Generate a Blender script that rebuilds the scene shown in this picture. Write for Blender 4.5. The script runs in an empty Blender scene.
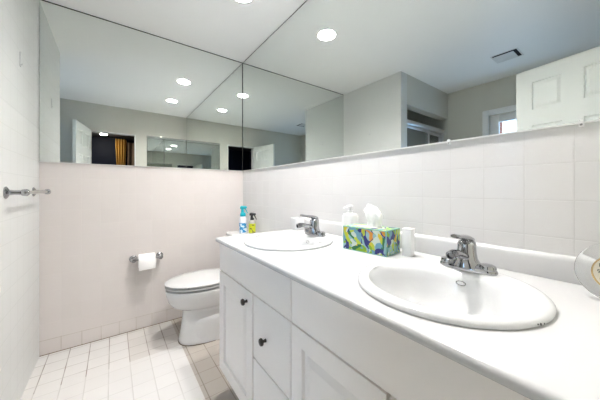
import bpy, bmesh, math, random
from mathutils import Vector, Matrix
random.seed(7)
PI = math.pi
S = bpy.context.scene
COL = S.collection

# ------------------------------------------------------------------ camera, sky, exposure
cam_d = bpy.data.cameras.new('camera')
cam_d.sensor_width = 36.0
cam_d.lens = 36.0 * 254.0 / 600.0
cam_d.shift_y = -10.4 / 600.0
cam_d.clip_start = 0.01
cam = bpy.data.objects.new('camera', cam_d)
cam.location = (0.0, 0.0, 1.121)
cam.rotation_euler = (PI / 2, 0, -0.635)
COL.objects.link(cam)
S.camera = cam

W = bpy.data.worlds.new('sky')
S.world = W
W.use_nodes = True
W.node_tree.nodes['Background'].inputs[0].default_value = (0.42, 0.68, 1.0, 1)
W.node_tree.nodes['Background'].inputs[1].default_value = 0.75

S.view_settings.view_transform = 'Standard'
S.view_settings.look = 'None'
S.view_settings.gamma = 1.0
S.view_settings.use_curve_mapping = False
S.view_settings.exposure = 2.93
S.cycles.max_bounces = 24
S.cycles.diffuse_bounces = 14
S.cycles.glossy_bounces = 12
S.cycles.transmission_bounces = 12

LAMP = 115.0                 # radiance of the recessed ceiling lamps

# ------------------------------------------------------------------ main measures (metres)
H = 2.4
D = 2.411                    # far wall
XR = 1.06                    # mirror / vanity wall
XL = -0.398                  # left wall
XW = -1.499                  # wall with the window
YS = 1.561                   # shower front
YN = -0.04                   # wall with the doorway
ZM = 1.309                   # top of the tiles, bottom of the mirrors
CT = 0.857                   # countertop

# ------------------------------------------------------------------ materials
def mat(name, col=(0.8, 0.8, 0.8), rough=0.5, metal=0.0, spec=0.5, coat=0.0, trans=0.0, emit=None, estr=0.0, ior=1.45):
    m = bpy.data.materials.new(name)
    m.use_nodes = True
    b = m.node_tree.nodes['Principled BSDF']
    b.inputs['Base Color'].default_value = (*col, 1)
    b.inputs['Roughness'].default_value = rough
    b.inputs['Metallic'].default_value = metal
    b.inputs['Specular IOR Level'].default_value = spec
    b.inputs['Coat Weight'].default_value = coat
    b.inputs['Transmission Weight'].default_value = trans
    b.inputs['IOR'].default_value = ior
    if emit:
        b.inputs['Emission Color'].default_value = (*emit, 1)
        b.inputs['Emission Strength'].default_value = estr
    return m

class NT:
    """small helper for wiring nodes"""
    def __init__(s, m):
        s.t = m.node_tree; s.b = s.t.nodes['Principled BSDF']
    def n(s, typ, **kw):
        o = s.t.nodes.new(typ)
        for k, v in kw.items():
            setattr(o, k, v)
        return o
    def l(s, a, b):
        s.t.links.new(a, b)
    def math(s, op, a, b=None):
        o = s.n('ShaderNodeMath', operation=op)
        for i, v in enumerate((a, b)):
            if v is None: continue
            if isinstance(v, (int, float)): o.inputs[i].default_value = v
            else: s.l(v, o.inputs[i])
        return o.outputs[0]
    def mix(s, fac, a, b):
        o = s.n('ShaderNodeMix', data_type='RGBA')
        if isinstance(fac, (int, float)): o.inputs[0].default_value = fac
        else: s.l(fac, o.inputs[0])
        for i, v in ((6, a), (7, b)):
            if isinstance(v, tuple): o.inputs[i].default_value = (*v, 1)
            else: s.l(v, o.inputs[i])
        return o.outputs[2]

def paint(name, col, rough=0.5, var=0.03, scale=3.0, bump=0.0, bscale=120, spec=0.4):
    m = mat(name, col, rough, spec=spec)
    t = NT(m)
    g = t.n('ShaderNodeNewGeometry')
    no = t.n('ShaderNodeTexNoise'); no.inputs['Scale'].default_value = scale; no.inputs['Detail'].default_value = 3
    t.l(g.outputs['Position'], no.inputs['Vector'])
    c = t.mix(no.outputs['Fac'], tuple(max(0, x - var) for x in col), tuple(min(1, x + var) for x in col))
    t.l(c, t.b.inputs['Base Color'])
    if bump:
        n2 = t.n('ShaderNodeTexNoise'); n2.inputs['Scale'].default_value = bscale
        t.l(g.outputs['Position'], n2.inputs['Vector'])
        bp = t.n('ShaderNodeBump'); bp.inputs['Strength'].default_value = bump; bp.inputs['Distance'].default_value = 0.002
        t.l(n2.outputs['Fac'], bp.inputs['Height']); t.l(bp.outputs[0], t.b.inputs['Normal'])
    return m

def tiles(name, au, av, pu, pv, ou, ov, c1, c2, grout, gw=0.003, rough=0.22, gmixu=1.0, gmixv=1.0, wavy=0.15,
          above=None, above_col=None, base=None, worn_shade=None, bstr=0.35):
    """square glazed tiles; au/av are the world axes across and up, pu/pv the pitch, ou/ov one joint's position"""
    m = mat(name, c1, rough, spec=0.5)
    t = NT(m)
    g = t.n('ShaderNodeNewGeometry')
    sp = t.n('ShaderNodeSeparateXYZ'); t.l(g.outputs['Position'], sp.inputs[0])
    def axis(a, p, o):
        q = t.math('DIVIDE', t.math('SUBTRACT', sp.outputs[a], o), p)
        fl = t.math('FLOOR', q)
        fr = t.math('SUBTRACT', q, fl)
        d = t.math('MINIMUM', fr, t.math('SUBTRACT', 1.0, fr))       # 0 at the joint
        d = t.math('MULTIPLY', d, p)
        return fl, d
    fu, du = axis(au, pu, ou); fv, dv = axis(av, pv, ov)
    def soft(d, w):
        mr = t.n('ShaderNodeMapRange'); mr.inputs['From Min'].default_value = w * 0.35; mr.inputs['From Max'].default_value = w
        mr.inputs['To Min'].default_value = 1; mr.inputs['To Max'].default_value = 0
        t.l(d, mr.inputs['Value']); return mr.outputs[0]
    mu = soft(du, gw); mv = soft(dv, gw)
    cw = t.n('ShaderNodeCombineXYZ'); t.l(fu, cw.inputs[0]); t.l(fv, cw.inputs[1])
    wn = t.n('ShaderNodeTexWhiteNoise', noise_dimensions='3D'); t.l(cw.outputs[0], wn.inputs['Vector'])
    body = t.mix(wn.outputs['Value'], c1, c2)
    gm = t.math('MAXIMUM', t.math('MULTIPLY', mu, gmixu), t.math('MULTIPLY', mv, gmixv))
    if base:       # bottom course has its own darker joints
        zb, strength = base
        low = t.math('LESS_THAN', sp.outputs[2], zb)
        gb = t.math('MULTIPLY', t.math('MULTIPLY', t.math('MAXIMUM', mu, mv), low), strength)
        gm = t.math('MAXIMUM', gm, gb)
    # joints are worn unevenly
    no = t.n('ShaderNodeTexNoise'); no.inputs['Scale'].default_value = 9; t.l(g.outputs['Position'], no.inputs['Vector'])
    mr = t.n('ShaderNodeMapRange'); mr.inputs['From Min'].default_value = 0.3; mr.inputs['From Max'].default_value = 0.7
    mr.inputs['To Min'].default_value = 0.45; mr.inputs['To Max'].default_value = 1.0
    t.l(no.outputs['Fac'], mr.inputs['Value'])
    gm = t.math('MULTIPLY', gm, mr.outputs[0])
    if worn_shade:       # discoloured tiles by vanity and toilet, shade put into colour; paler joints elsewhere
        wx, wy, wc = worn_shade
        vanity_shade = t.math('GREATER_THAN', sp.outputs[0], wx)
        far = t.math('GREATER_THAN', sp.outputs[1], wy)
        toilet_shade = t.math('MULTIPLY', t.math('MULTIPLY', far, t.math('GREATER_THAN', sp.outputs[0], 0.09)), 0.35)
        old = t.math('MAXIMUM', vanity_shade, toilet_shade)  # joined mask of the shade painted along vanity and toilet
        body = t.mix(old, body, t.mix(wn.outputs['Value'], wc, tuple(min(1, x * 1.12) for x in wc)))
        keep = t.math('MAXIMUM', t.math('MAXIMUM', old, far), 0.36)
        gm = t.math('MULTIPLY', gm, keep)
    colr = t.mix(gm, body, grout)
    hgt = t.math('SUBTRACT', 1.0, t.math('MAXIMUM', mu, mv))
    n2 = t.n('ShaderNodeTexNoise'); n2.inputs['Scale'].default_value = 14; t.l(g.outputs['Position'], n2.inputs['Vector'])
    hgt = t.math('ADD', t.math('MULTIPLY', hgt, 0.6), t.math('MULTIPLY', n2.outputs['Fac'], wavy * 4))
    rgh = t.math('ADD', t.math('MULTIPLY', t.math('MAXIMUM', mu, mv), 0.4), rough)
    if above is not None:
        up = t.math('GREATER_THAN', sp.outputs[2], above)
        colr = t.mix(up, colr, above_col)
        hgt = t.math('MULTIPLY', hgt, t.math('SUBTRACT', 1.0, up))
        rgh = t.math('ADD', rgh, t.math('MULTIPLY', up, 0.06))
    t.l(colr, t.b.inputs['Base Color']); t.l(rgh, t.b.inputs['Roughness'])
    bp = t.n('ShaderNodeBump'); bp.inputs['Strength'].default_value = bstr; bp.inputs['Distance'].default_value = 0.0015
    t.l(hgt, bp.inputs['Height']); t.l(bp.outputs[0], t.b.inputs['Normal'])
    return m

M = {}
M['ceiling'] = paint('ceiling_paint', (0.935, 0.935, 0.93), 0.5, 0.01, 2)
M['wall'] = paint('wall_paint', (0.565, 0.558, 0.505), 0.55, 0.01, 2)
M['far_tile'] = tiles('far_wall_tile', 0, 2, 0.110, 0.110, -0.29, ZM - 0.0, (0.66, 0.618, 0.60), (0.675, 0.633, 0.615), (0.42, 0.37, 0.32),
                      0.0028, 0.2, 0.16, 0.16, 0.08, base=(0.104, 1.0))
M['right_tile'] = tiles('mirror_wall_tile', 1, 2, 0.110, 0.110, 0.119, ZM, (0.645, 0.638, 0.633), (0.665, 0.658, 0.653), (0.50, 0.49, 0.48),
                        0.0026, 0.2, 0.6, 0.6, 0.12)
M['left_tile'] = tiles('left_wall_tile', 1, 2, 0.110, 0.110, 0.06, ZM, (0.65, 0.66, 0.648), (0.66, 0.67, 0.658), (0.62, 0.625, 0.61),
                       0.0026, 0.34, 0.22, 0.22, 0.0, above=1.52, above_col=(0.63, 0.64, 0.628), bstr=0.06)
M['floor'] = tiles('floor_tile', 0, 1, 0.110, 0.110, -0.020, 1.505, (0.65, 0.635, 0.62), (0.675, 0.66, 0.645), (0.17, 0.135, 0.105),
                   0.0036, 0.28, 0.95, 0.6, 0.08, worn_shade=(0.398, 1.985, (0.40, 0.36, 0.32)))
M['door_white'] = paint('door_paint', (0.76, 0.78, 0.76), 0.4, 0.01, 4)
M['trim_white'] = paint('trim_paint', (0.78, 0.79, 0.80), 0.4, 0.01, 4)
M['cabinet'] = paint('cabinet_lacquer', (0.905, 0.862, 0.832), 0.35, 0.008, 5)
M['counter'] = paint('counter_laminate', (0.58, 0.58, 0.582), 0.22, 0.006, 6, spec=0.5)
M['porcelain'] = mat('porcelain', (0.66, 0.665, 0.67), 0.07, coat=0.3)
M['toilet'] = mat('toilet_china', (0.70, 0.695, 0.69), 0.1, coat=0.3)
M['seat_plastic'] = mat('seat_plastic', (0.58, 0.578, 0.575), 0.22)
M['plastic_white'] = mat('white_plastic', (0.74, 0.74, 0.735), 0.3)
M['chrome'] = mat('chrome', (0.42, 0.42, 0.43), 0.06, 1.0)
M['aerator'] = mat('dark_chrome', (0.22, 0.22, 0.23), 0.12, 1.0)
M['steel'] = mat('brushed_steel', (0.66, 0.67, 0.68), 0.28, 1.0)
M['bronze'] = mat('dark_bronze', (0.10, 0.09, 0.085), 0.3, 0.9)
M['black'] = mat('black_edge', (0.02, 0.022, 0.02), 0.5)
M['dark'] = mat('dark_void', (0.012, 0.012, 0.014), 0.9)
M['mirror'] = mat('mirror_silver', (0.815, 0.845, 0.825), 0.0, 1.0)
M['paper'] = paint('paper', (0.88, 0.87, 0.86), 0.9, 0.01, 40, 0.3, 60)
M['lamp'] = mat('lamp_diffuser', (0.9, 0.9, 0.9), 0.5, emit=(1.0, 0.968, 0.935), estr=LAMP)
M['glass'] = mat('clear_acrylic', (0.97, 0.98, 0.98), 0.02, trans=1.0, ior=1.46)
M['shower_glass'] = mat('shower_glass', (0.62, 0.64, 0.60), 0.12, trans=0.85, ior=1.3)
M['pane'] = mat('window_pane', (0.95, 0.97, 1.0), 0.0, trans=1.0, ior=1.02)
M['gold'] = mat('gold_rim', (0.70, 0.52, 0.25), 0.25, 1.0)
M['dial'] = mat('ivory_dial', (0.80, 0.77, 0.68), 0.5)
M['ink'] = mat('black_ink', (0.03, 0.03, 0.03), 0.5)
M['navy'] = paint('navy_paint', (0.005, 0.012, 0.040), 0.6, 0.003, 2)
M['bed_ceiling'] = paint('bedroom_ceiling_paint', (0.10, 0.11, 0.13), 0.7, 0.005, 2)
M['bed_floor'] = paint('bedroom_carpet', (0.05, 0.045, 0.04), 0.9, 0.01, 30)
M['turquoise'] = mat('turquoise_plastic', (0.0, 0.36, 0.44), 0.35)
M['black_plastic'] = mat('black_plastic', (0.02, 0.02, 0.022), 0.35)
M['shower_wall'] = paint('shower_surround', (0.50, 0.50, 0.46), 0.35, 0.02, 4)
M['bronze_glass'] = None

def brick_mat():
    m = mat('orange_brick', (0.5, 0.2, 0.1), 0.85)
    t = NT(m); g = t.n('ShaderNodeNewGeometry')
    sp = t.n('ShaderNodeSeparateXYZ'); t.l(g.outputs['Position'], sp.inputs[0])
    cb = t.n('ShaderNodeCombineXYZ'); t.l(sp.outputs[1], cb.inputs[0]); t.l(sp.outputs[2], cb.inputs[1])
    b = t.n('ShaderNodeTexBrick'); t.l(cb.outputs[0], b.inputs['Vector'])
    b.inputs['Color1'].default_value = (0.26, 0.055, 0.02, 1); b.inputs['Color2'].default_value = (0.21, 0.045, 0.016, 1)
    b.inputs['Mortar'].default_value = (0.22, 0.12, 0.08, 1); b.inputs['Scale'].default_value = 1
    b.inputs['Brick Width'].default_value = 0.2; b.inputs['Row Height'].default_value = 0.07; b.inputs['Mortar Size'].default_value = 0.006
    t.l(b.outputs['Color'], t.b.inputs['Base Color'])
    return m
M['brick'] = brick_mat()

def cloth_mat(name, c1, c2, scale):
    m = mat(name, c1, 0.8); t = NT(m); tc = t.n('ShaderNodeTexCoord')
    w = t.n('ShaderNodeTexWave'); w.inputs['Scale'].default_value = scale; w.inputs['Distortion'].default_value = 1.5
    t.l(tc.outputs['Object'], w.inputs['Vector'])
    t.l(t.mix(w.outputs['Fac'], c1, c2), t.b.inputs['Base Color'])
    return m
M['gold_cloth'] = cloth_mat('gold_curtain_cloth', (0.72, 0.46, 0.12), (0.60, 0.37, 0.09), 3)
M['brown_cloth'] = cloth_mat('brown_curtain_cloth', (0.34, 0.25, 0.19), (0.27, 0.20, 0.15), 3)

def tissue_box_mat():
    m = mat('painted_card', (0.8, 0.8, 0.8), 0.45); t = NT(m); tc = t.n('ShaderNodeTexCoord')
    n1 = t.n('ShaderNodeTexNoise'); n1.inputs['Scale'].default_value = 16; n1.inputs['Detail'].default_value = 1
    t.l(tc.outputs['Object'], n1.inputs['Vector'])
    mp = t.n('ShaderNodeVectorMath', operation='MULTIPLY_ADD')
    t.l(n1.outputs['Color'], mp.inputs[0]); mp.inputs[1].default_value = (0.09, 0.09, 0.09); t.l(tc.outputs['Object'], mp.inputs[2])
    st = t.n('ShaderNodeVectorMath', operation='MULTIPLY'); st.inputs[1].default_value = (1.0, 1.0, 0.55); t.l(mp.outputs[0], st.inputs[0])
    v = t.n('ShaderNodeTexVoronoi'); v.inputs['Scale'].default_value = 62; v.inputs['Randomness'].default_value = 1
    t.l(st.outputs[0], v.inputs['Vector'])
    sx = t.n('ShaderNodeSeparateColor'); t.l(v.outputs['Color'], sx.inputs[0])
    r = t.n('ShaderNodeValToRGB'); r.color_ramp.interpolation = 'CONSTANT'
    cs = [(0.0, (0.20, 0.38, 0.015)), (0.20, (0.022, 0.025, 0.16)), (0.36, (0.42, 0.50, 0.03)), (0.52, (0.50, 0.58, 0.52)), (0.62, (0.13, 0.30, 0.40)),
          (0.73, (0.60, 0.46, 0.03)), (0.80, (0.015, 0.14, 0.05)), (0.88, (0.60, 0.24, 0.03)), (0.91, (0.24, 0.40, 0.44))]
    e = r.color_ramp.elements
    e[0].position = 0; e[0].color = (*cs[0][1], 1); e[1].position = cs[1][0]; e[1].color = (*cs[1][1], 1)
    for p, c in cs[2:]:
        x = e.new(p); x.color = (*c, 1)
    t.l(sx.outputs[0], r.inputs[0]); t.l(r.outputs[0], t.b.inputs['Base Color'])
    return m
M['tissue_card'] = tissue_box_mat()
M['tissue_edge'] = mat('teal_card_edge', (0.20, 0.40, 0.38), 0.45)

def label_mat(name, base, ink, scale, thr):
    m = mat(name, base, 0.35); t = NT(m); tc = t.n('ShaderNodeTexCoord')
    n1 = t.n('ShaderNodeTexNoise'); n1.inputs['Scale'].default_value = scale; n1.inputs['Detail'].default_value = 2
    t.l(tc.outputs['Object'], n1.inputs['Vector'])
    t.l(t.mix(t.math('GREATER_THAN', n1.outputs['Fac'], thr), base, ink), t.b.inputs['Base Color'])
    return m
M['label_blue'] = label_mat('blue_white_label', (0.62, 0.72, 0.80), (0.02, 0.22, 0.45), 38, 0.50)
M['label_lime'] = label_mat('lime_label', (0.55, 0.58, 0.02), (0.16, 0.16, 0.03), 45, 0.60)
M['bottle_clear'] = mat('frosted_bottle', (0.72, 0.72, 0.76), 0.25)
M['bottle_dark'] = mat('smoky_bottle', (0.42, 0.40, 0.36), 0.25)

# ------------------------------------------------------------------ mesh helpers
def finish(name, bm, m, parent=None, smooth=35.0, loc=None):
    bmesh.ops.recalc_face_normals(bm, faces=bm.faces)
    me = bpy.data.meshes.new(name)
    bm.to_mesh(me); bm.free()
    for mm in (m if isinstance(m, (list, tuple)) else [m]):
        me.materials.append(mm)
    if smooth:
        me.shade_smooth(); me.set_sharp_from_angle(angle=math.radians(smooth))
    o = bpy.data.objects.new(name, me)
    COL.objects.link(o)
    if parent: o.parent = parent
    if loc: o.location = loc
    return o

def empty(name, loc, rz=0.0):
    o = bpy.data.objects.new(name, None); COL.objects.link(o)
    o.location = loc; o.rotation_euler = (0, 0, rz); o.empty_display_size = 0.05
    return o

def tag(o, label, cat, group=None, kind=None):
    o['label'] = label; o['category'] = cat
    if group: o['group'] = group
    if kind: o['kind'] = kind
    return o

def struct(o, label=None, cat=None):
    o['kind'] = 'structure'
    if label: o['label'] = label
    if cat: o['category'] = cat
    return o

def box(bm, x0, x1, y0, y1, z0, z1, bev=0.0, seg=2):
    r = bmesh.ops.create_cube(bm, size=1.0)
    vs = r['verts']
    for v in vs:
        v.co = Vector(((x0 + x1) / 2 + v.co.x * (x1 - x0), (y0 + y1) / 2 + v.co.y * (y1 - y0), (z0 + z1) / 2 + v.co.z * (z1 - z0)))
    if bev > 0:
        es = list({e for v in vs for e in v.link_edges})
        bmesh.ops.bevel(bm, geom=es, offset=bev, segments=seg, profile=0.5, affect='EDGES', clamp_overlap=True)
    return bm

def bx(x0, x1, y0, y1, z0, z1, bev=0.0, seg=2):
    return box(bmesh.new(), x0, x1, y0, y1, z0, z1, bev, seg)

def loft(bm, rings, cap0=True, cap1=True, closed=True):
    """rings: lists of points of equal count"""
    V = [[bm.verts.new(p) for p in r] for r in rings]
    n = len(V[0])
    for a, b in zip(V[:-1], V[1:]):
        for i in range(n if closed else n - 1):
            j = (i + 1) % n
            bm.faces.new((a[i], a[j], b[j], b[i]))
    if cap0: bm.faces.new(list(reversed(V[0])))
    if cap1: bm.faces.new(V[-1])
    return bm

def circ(c, u, v, r, n=24, r2=None):
    r2 = r if r2 is None else r2
    c = Vector(c); u = Vector(u); v = Vector(v)
    return [c + u * (r * math.cos(2 * PI * i / n)) + v * (r2 * math.sin(2 * PI * i / n)) for i in range(n)]

def lathe(bm, c, axis, prof, n=32, cap0=True, cap1=True):
    """prof: (radius, distance along axis)"""
    a = Vector(axis).normalized()
    u = a.orthogonal().normalized(); v = a.cross(u)
    return loft(bm, [circ(Vector(c) + a * h, u, v, max(r, 1e-4), n) for r, h in prof], cap0, cap1)

def tube(bm, pts, rad, n=16):
    """tube along points; rad number or list"""
    P = [Vector(p) for p in pts]
    R = rad if isinstance(rad, (list, tuple)) else [rad] * len(P)
    rings = []; u = None
    for i, p in enumerate(P):
        t = (P[min(i + 1, len(P) - 1)] - P[max(i - 1, 0)]).normalized()
        if u is None: u = t.orthogonal().normalized()
        else: u = (u - t * u.dot(t)).normalized()
        v = t.cross(u)
        rings.append(circ(p, u, v, R[i], n))
    return loft(bm, rings)

def plane_slab(name, x0, x1, y0, y1, z0, z1, m, label=None):
    return struct(finish(name, bx(x0, x1, y0, y1, z0, z1), m, smooth=0), label)

def panel_slab(bm, w, h, t, panels, lip=0.012, depth=0.006, raised=0.018, both=False):
    """slab lying in the local y (0..w), z (0..h) plane, front at x = 0 towards -x, thick to x = t, with routed panels"""
    ys = sorted({0.0, w, *[p[0] for p in panels], *[p[1] for p in panels]})
    zs = sorted({0.0, h, *[p[2] for p in panels], *[p[3] for p in panels]})
    for side in (0, 1):
        x = 0.0 if side == 0 else t
        V = {(i, j): bm.verts.new((x, y, z)) for i, y in enumerate(ys) for j, z in enumerate(zs)}
        fs = []
        for i in range(len(ys) - 1):
            for j in range(len(zs) - 1):
                q = [V[i, j], V[i, j + 1], V[i + 1, j + 1], V[i + 1, j]]
                if side == 0: q.reverse()
                f = bm.faces.new(q)
                cy = (ys[i] + ys[i + 1]) / 2; cz = (zs[j] + zs[j + 1]) / 2
                if any(p[0] < cy < p[1] and p[2] < cz < p[3] for p in panels): fs.append(f)
        if side == 0: border0 = V
        else: border1 = V
        if side == 0 or both:
            sg = 1 if side == 0 else -1
            for f in fs:
                bm.normal_update()
                for thick, dx in ((lip * 0.3, depth), (lip * 0.7, 0.0), (raised, -depth * 0.8)):
                    bmesh.ops.inset_individual(bm, faces=[f], thickness=thick, depth=0.0)
                    for v in f.verts: v.co.x += sg * dx
    ny, nz = len(ys) - 1, len(zs) - 1
    for i in range(ny):
        for j in (0, nz):
            bm.faces.new((border0[i, j], border0[i + 1, j], border1[i + 1, j], border1[i, j]))
    for j in range(nz):
        for i in (0, ny):
            bm.faces.new((border0[i, j], border0[i, j + 1], border1[i, j + 1], border1[i, j]))
    return bm

# ================================================================== SETTING
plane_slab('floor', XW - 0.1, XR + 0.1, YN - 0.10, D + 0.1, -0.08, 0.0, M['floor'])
# ceiling with round openings for the two recessed lamps
LIGHTS = [(0.68, 1.563), (0.685, 0.765)]
LR = 0.072
def plate_with_holes(name, x0, x1, y0, y1, z0, z1, holes, m):
    o = finish(name, bx(x0, x1, y0, y1, z0, z1), m, smooth=0)
    for (cx, cy, rx, ry) in holes:
        bm = bmesh.new()
        loft(bm, [circ((cx, cy, z0 - 0.05), (1, 0, 0), (0, 1, 0), rx, 64, ry), circ((cx, cy, z1 + 0.05), (1, 0, 0), (0, 1, 0), rx, 64, ry)])
        k = finish('cutter', bm, m, smooth=0)
        md = o.modifiers.new('cut', 'BOOLEAN'); md.operation = 'DIFFERENCE'; md.object = k; md.solver = 'EXACT'
        dg = bpy.context.evaluated_depsgraph_get()
        me = bpy.data.meshes.new_from_object(o.evaluated_get(dg))
        o.modifiers.clear(); old = o.data; o.data = me; bpy.data.meshes.remove(old)
        kd = k.data; bpy.data.objects.remove(k); bpy.data.meshes.remove(kd)
    o.data.name = name
    return o
struct(plate_with_holes('ceiling', XW - 0.1, XR + 0.1, YN - 0.10, D + 0.1, H, H + 0.12, [(x, y, LR, LR) for x, y in LIGHTS], M['ceiling']))

def tiled_wall(name, lo, hi, tile_m, paint_m):
    """lower tiled leaf and painted leaf above in one wall object"""
    bm = bmesh.new()
    box(bm, *lo); n = len(bm.faces)
    if hi: box(bm, *hi)
    bm.faces.ensure_lookup_table()
    for i, f in enumerate(bm.faces): f.material_index = 0 if i < n else 1
    return struct(finish(name, bm, [tile_m, paint_m], smooth=0))
tiled_wall('wall_far', (XL - 0.12, XR + 0.1, D, D + 0.1, 0, ZM), (XL - 0.12, XR + 0.1, D, D + 0.1, ZM, H), M['far_tile'], M['wall'])
tiled_wall('wall_right', (XR, XR + 0.1, YN - 0.1, D, 0, ZM), (XR, XR + 0.1, YN - 0.1, D, ZM, H), M['right_tile'], M['wall'])
struct(finish('wall_left', bx(XL - 0.12, XL, YS, D, 0, H), M['left_tile'], smooth=0))
plane_slab('wall_west', XW - 0.1, XW, 1.10, YS, 0, H, M['wall'])
bm = bmesh.new()
box(bm, XW - 0.1, XW, YN, 0.42, 0, H); box(bm, XW - 0.1, XW, 0.42, 1.10, 2.0, H); box(bm, XW - 0.1, XW, 0.42, 1.10, 0, 0.95)
struct(finish('wall_window_side', bm, M['wall'], smooth=0))
# near wall with the doorway the camera stands in
DX0, DX1, DZ = -0.27, 0.295, 2.0
bm = bmesh.new()
box(bm, XW - 0.1, DX0, YN - 0.10, YN, 0, H); box(bm, DX1, XR, YN - 0.10, YN, 0, H); box(bm, DX0, DX1, YN - 0.10, YN, DZ, H)
struct(finish('wall_near', bm, M['wall'], smooth=0))
# soffit above the shower and the shower's own walls
plane_slab('wall_soffit', XW, XL - 0.12, YS, YS + 0.10, 2.066, H, M['wall'])
bm = bmesh.new()
box(bm, XW - 0.1, XW, YS, D + 0.1, 0, H); box(bm, XW, XL - 0.12, D, D + 0.1, 0, H)
struct(finish('wall_shower', bm, M['shower_wall'], smooth=0))
struct(finish('trim_shower_curb', bx(XW, XL - 0.12, YS + 0.02, YS + 0.14, 0, 0.12, 0.01), M['shower_wall']))

# dark joint where the far tiles meet the floor
struct(finish('trim_floor_joint', bx(XL + 0.001, XR - 0.001, D - 0.004, D - 0.0002, 0.0, 0.004), mat('joint_grime', (0.24, 0.19, 0.14), 0.9), smooth=0))
# door jamb lining
bm = bmesh.new()
box(bm, DX0, DX0 + 0.012, YN - 0.10, YN, 0, DZ); box(bm, DX1 - 0.012, DX1, YN - 0.10, YN, 0, DZ); box(bm, DX0, DX1, YN - 0.10, YN, DZ - 0.012, DZ)
struct(finish('trim_doorway', bm, M['trim_white'], smooth=0))

# open panelled door leaf
hx, hy = -0.290, YN + 0.012
ex, ey = -0.405, 0.575
L = math.hypot(ex - hx, ey - hy)
dr = empty('door_1', (hx, hy, 0.012), math.atan2(ex - hx, -(ey - hy)) + PI)
dr['kind'] = 'structure'
dh = DZ - 0.014
st, mu_ = 0.095, 0.10
pw = (L - 2 * st - mu_) / 2
cols = [(st, st + pw), (st + pw + mu_, L - st)]
rows = [(0.20, 0.78), (0.93, 1.575), (1.69, 1.89)]
bm = panel_slab(bmesh.new(), L, dh, 0.034, [(a, b, c, d) for a, b in cols for c, d in rows], 0.016, 0.009, 0.022, both=True)
leaf = finish('door_leaf', bm, M['door_white'], dr, smooth=20)
for sx, x in ((-1, 0.0), (1, 0.034)):
    bm = lathe(bmesh.new(), (x, L - 0.06, 0.95), (sx, 0, 0), [(0.026, 0), (0.026, 0.004), (0.010, 0.008), (0.009, 0.03), (0.022, 0.036), (0.027, 0.05), (0.022, 0.062), (0.008, 0.066)])
    finish('door_knob', bm, M['steel'], dr)
for z in (0.25, 1.0, 1.75):
    finish('hinge', lathe(bmesh.new(), (0.002, -0.006, z), (0, 0, 1), [(0.006, 0), (0.006, 0.09)], 12), M['steel'], dr)

# window in the side wall
wy0, wy1, wz0, wz1 = 0.42, 1.10, 0.95, 2.0
w1 = empty('window_1', (XW, (wy0 + wy1) / 2, wz0)); w1['kind'] = 'structure'
def rel(bm, o):
    bmesh.ops.translate(bm, verts=bm.verts, vec=-Vector(o.location)); return bm
bm = bmesh.new(); c = 0.062
box(bm, XW, XW + 0.018, wy1, wy1 + c, wz0 - c, wz1 + c, 0.004); box(bm, XW, XW + 0.018, wy0 - c, wy0, wz0 - c, wz1 + c, 0.004)
box(bm, XW, XW + 0.018, wy0, wy1, wz1, wz1 + c, 0.004); box(bm, XW, XW + 0.018, wy0, wy1, wz0 - c, wz0, 0.004)
finish('window_casing', rel(bm, w1), M['trim_white'], w1)
bm = bmesh.new(); s_ = 0.085; xa, xb = XW - 0.075, XW - 0.04
box(bm, xa, xb, wy1 - s_, wy1, wz0, wz1, 0.004); box(bm, xa, xb, wy0, wy0 + s_, wz0, wz1, 0.004)
box(bm, xa, xb, wy0 + s_, wy1 - s_, wz1 - s_, wz1, 0.004); box(bm, xa, xb, wy0 + s_, wy1 - s_, wz0, wz0 + s_, 0.004)
box(bm, xa, xb, wy0 + s_, wy1 - s_, 1.46, 1.50, 0.004)
finish('window_sash', rel(bm, w1), M['trim_white'], w1)
finish('window_pane', rel(bx(XW - 0.060, XW - 0.056, wy0 + s_, wy1 - s_, wz0 + s_, wz1 - s_), w1), M['pane'], w1, smooth=0)
finish('window_sill', rel(bx(XW - 0.03, XW + 0.05, wy0 - c, wy1 + c, wz0 - 0.025, wz0, 0.005), w1), M['trim_white'], w1)

# bedroom beyond the doorway
bm = bmesh.new(); by = -3.1; bw = YN - 0.10
box(bm, -1.7, -1.6, by, bw, 0, H); box(bm, 1.6, 1.7, by, bw, 0, H); box(bm, -1.7, 1.7, by - 0.1, by, 0, H)
box(bm, -1.6, DX0, bw - 0.01, bw, 0, H); box(bm, DX1, 1.6, bw - 0.01, bw, 0, H); box(bm, DX0, DX1, bw - 0.01, bw, DZ, H)
struct(finish('wall_bedroom', bm, M['navy'], smooth=0))
plane_slab('ceiling_bedroom', -1.7, 1.7, by - 0.1, bw, H, H + 0.1, M['bed_ceiling'])
plane_slab('floor_bedroom', -1.7, 1.7, by - 0.1, bw, -0.08, 0, M['bed_floor'])

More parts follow.
